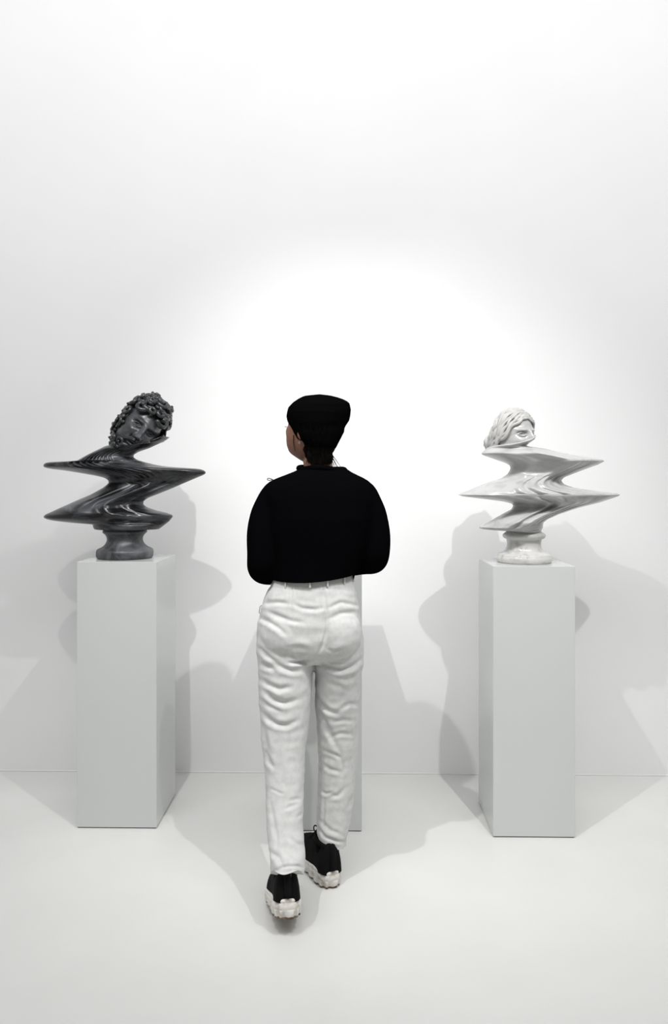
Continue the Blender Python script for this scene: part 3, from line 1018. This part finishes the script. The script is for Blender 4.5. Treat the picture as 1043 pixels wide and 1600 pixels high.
def on_face(px_, py_, lift=0.001):
    k_ = np.where((np.abs(bpx - px_) < 2.2) & (np.abs(bpy_ - py_) < 2.2))[0]
    Y_ = bco[k_, 1].min() if len(k_) else 2.58
    return at(px_, py_, Y_ - lift)


for k in range(2):
    pts = [on_face(O6[0] + x / S6, O6[1] + y / S6) for x, y in ((228 + 5 * k, 600), (224 + 4 * k, 660), (228 + 4 * k, 720), (238 + 3 * k, 770), (246 + 2 * k, 800))]
    mbh.tube(bez(pts, 16), np.linspace(.0010, .0005, 16), m=5)
hair = link('hair', mbh.mesh('hair'), m_hair, person)
# ear ring by the edge of the beanie
c = on_face(467.5, 691.5, .003)
q = np.linspace(0, 2 * PI, 20)
link('earring', MB().tube(np.stack([c[0] + 0.0028 * np.cos(q), np.full(20, c[1]), c[2] + .0036 * np.sin(q)], 1), .0009, m=6).mesh('earring'), m_belt, person)
# eyelashes
mbh = MB()
for k in range(5):
    e = place(np.array([[0.031 + .003 * (k - 3), -0.092, 0.003]]), rotP, hc)[0]
    d = place(np.array([[0.031 + .0045 * (k - 3), -0.099, 0.004]]), rotP, hc)[0]
    mbh.tube([e, (e + d) / 2 + np.array([0, 0, -.001]), d], [.0011, .0009, .0004], m=5)
link('eyelashes', mbh.mesh('eyelashes'), m_hair, person)


# --- shoes
def shoe(name, heel, yaw, pitch, label, roll=0.0, tag=True):
    Ln, W = 0.285, 0.118
    M = Matrix.Translation(heel) @ Matrix.Rotation(yaw, 4, 'Z') @ Matrix.Rotation(roll, 4, 'Y') @ Matrix.Rotation(pitch, 4, 'X')
    A = np.array(M)

    def tf(v):
        v = np.asarray(v, float).reshape(-1, 3)
        return v @ A[:3, :3].T + A[:3, 3]
    n = 120
    s = np.linspace(0, 2 * PI, n, endpoint=False)
    # outline: heel at y = 0, toe at y = Ln, slightly waisted
    yy = Ln / 2 - Ln / 2 * np.cos(s)
    tl = yy / Ln
    hwid = W / 2 * itp(tl, [(0, .80), (.1, .9), (.3, .84), (.45, .84), (.68, 1.02), (.85, .92), (1, .7)])
    xx = hwid * np.sign(np.sin(s)) * np.abs(np.sin(s)) ** 0.55
    lug = (np.sin(s * 19) > -0.1).astype(float)

    def level(z, grow, lugd=0.0, toe=0.0):
        g = 1 + grow
        zz = z + toe * np.clip((tl - .62) / .38, 0, 1) ** 2
        gg = 1 + (g - 1) - lugd * (1 - lug)
        return np.stack([xx * gg, Ln / 2 + (yy - Ln / 2) * (1 + (gg - 1) * .4), zz * np.ones(n)], 1)
    h = itp(tl, [(0, .060), (.25, .056), (.5, .044), (1, .036)])

    def lev(fr, grow, lugd=0.0):
        L = level(0, grow, lugd, 0.022)
        L[:, 2] += h * fr
        return L
    root = bpy.data.objects.new(name, None)
    root.empty_display_size = 0.05
    COL.objects.link(root)
    root.parent = person
    root.location = Vector(heel) - person.location
    rings_ = [lev(.10, -.02, .10), lev(.16, .04, .10), lev(.40, .06, .09), lev(.46, .06, .03), lev(.50, .02), lev(.53, .05), lev(.80, .035), lev(.84, .0), lev(.87, .03), lev(.97, .0), lev(1.0, -.04), lev(1.0, -.25)]
    so = link('sole', MB().rings([tf(r) for r in rings_]).mesh('sole'), m_sole, root)
    rings_ = [lev(0, -.10, .10), lev(.03, -.01, .10), lev(.17, .015, .10)]
    link('tread', MB().rings([tf(r) for r in rings_]).mesh('tread'), m_tread, so)
    # upper: sections from heel to toe
    R = []
    m = 30
    a = np.linspace(0, 2 * PI, m, endpoint=False)
    for t_ in np.linspace(0, 1, 40):
        tt_ = 0.012 + 0.965 * t_
        wv = W / 2 * itp(tt_, [(0, .45), (.03, .62), (.12, .74), (.3, .74), (.5, .80), (.68, .95), (.85, .84), (.95, .58), (1, .25)])
        hb = itp(tt_, [(0, .060), (.25, .056), (.5, .044), (1, .036)]) + 0.022 * max(0, (tt_ - .62) / .38) ** 2
        top = itp(tt_, [(0, .085), (.02, .118), (.06, .128), (.25, .122), (.34, .138), (.45, .122), (.62, .092), (.85, .062), (.96, .036), (1, .02)])
        x = wv * np.sign(np.cos(a)) * np.abs(np.cos(a)) ** .8 * (1 - .22 * np.clip(np.sin(a), 0, 1))
        z = np.where(np.sin(a) > 0, hb - .008 + top * np.abs(np.sin(a)) ** .75 * .86, hb - .008 - .004 * np.abs(np.sin(a)))
        R.append(tf(np.stack([x, np.full(m, tt_ * Ln), z], 1)))
    up = link('upper', MB().rings(R).mesh('upper'), m_shoe, root)
    # padded collar, heel tab
    tt_ = np.linspace(0, 2 * PI, 36)
    ring = np.stack([.034 * np.cos(tt_), .064 + .046 * np.sin(tt_), .150 + .010 * np.sin(tt_)], 1)
    link('collar', MB().tube(tf(ring), .009, m=10).mesh('collar'), m_shoe, root)
    mbx = MB().tube(tf(np.array([[0, -.002, .075], [0, -.001, .11], [0, .005, .145]])), .011, m=10, flat=1.0)
    link('heel_tab', mbx.mesh('heel_tab'), m_shoe, root)
    # laces: cross bars and a loop bow
    mbx = MB()
    for k in range(4):
        y = .115 + .022 * k
        z = itp(y / Ln, [(.34, .176), (.45, .158), (.62, .124), (.85, .09)]) - .006
        u = np.linspace(-1, 1, 9)
        mbx.tube(tf(np.stack([.030 * u, y + .008 * u, z - .014 * u ** 2 + .002], 1)), .0028, m=6)
    for sx in (-1, 1):
        q = np.linspace(0, 1, 18)
        loop = np.stack([sx * (.004 + .024 * np.sin(PI * q)), .112 + .004 * q, .158 + .011 * np.sin(2 * PI * q) + .012 * np.sin(PI * q)], 1)
        mbx.tube(tf(loop), .0022, m=6)
    link('laces', mbx.mesh('laces'), m_lace, root)
    # sock
    link('sock', MB().tube(tf(np.array([[0, .066, .11], [0, .066, .14], [0, .066, .157]])), [.038, .037, .035], m=18).mesh('sock'), m_sock, root)
    return root


shoe('sneaker', (hl[0], hl[1], max(hl[2], 0.05)), math.radians(10), math.radians(-13), '')
shoe('sneaker', (hr[0] , hr[1], 0.0), math.radians(24), 0, '')
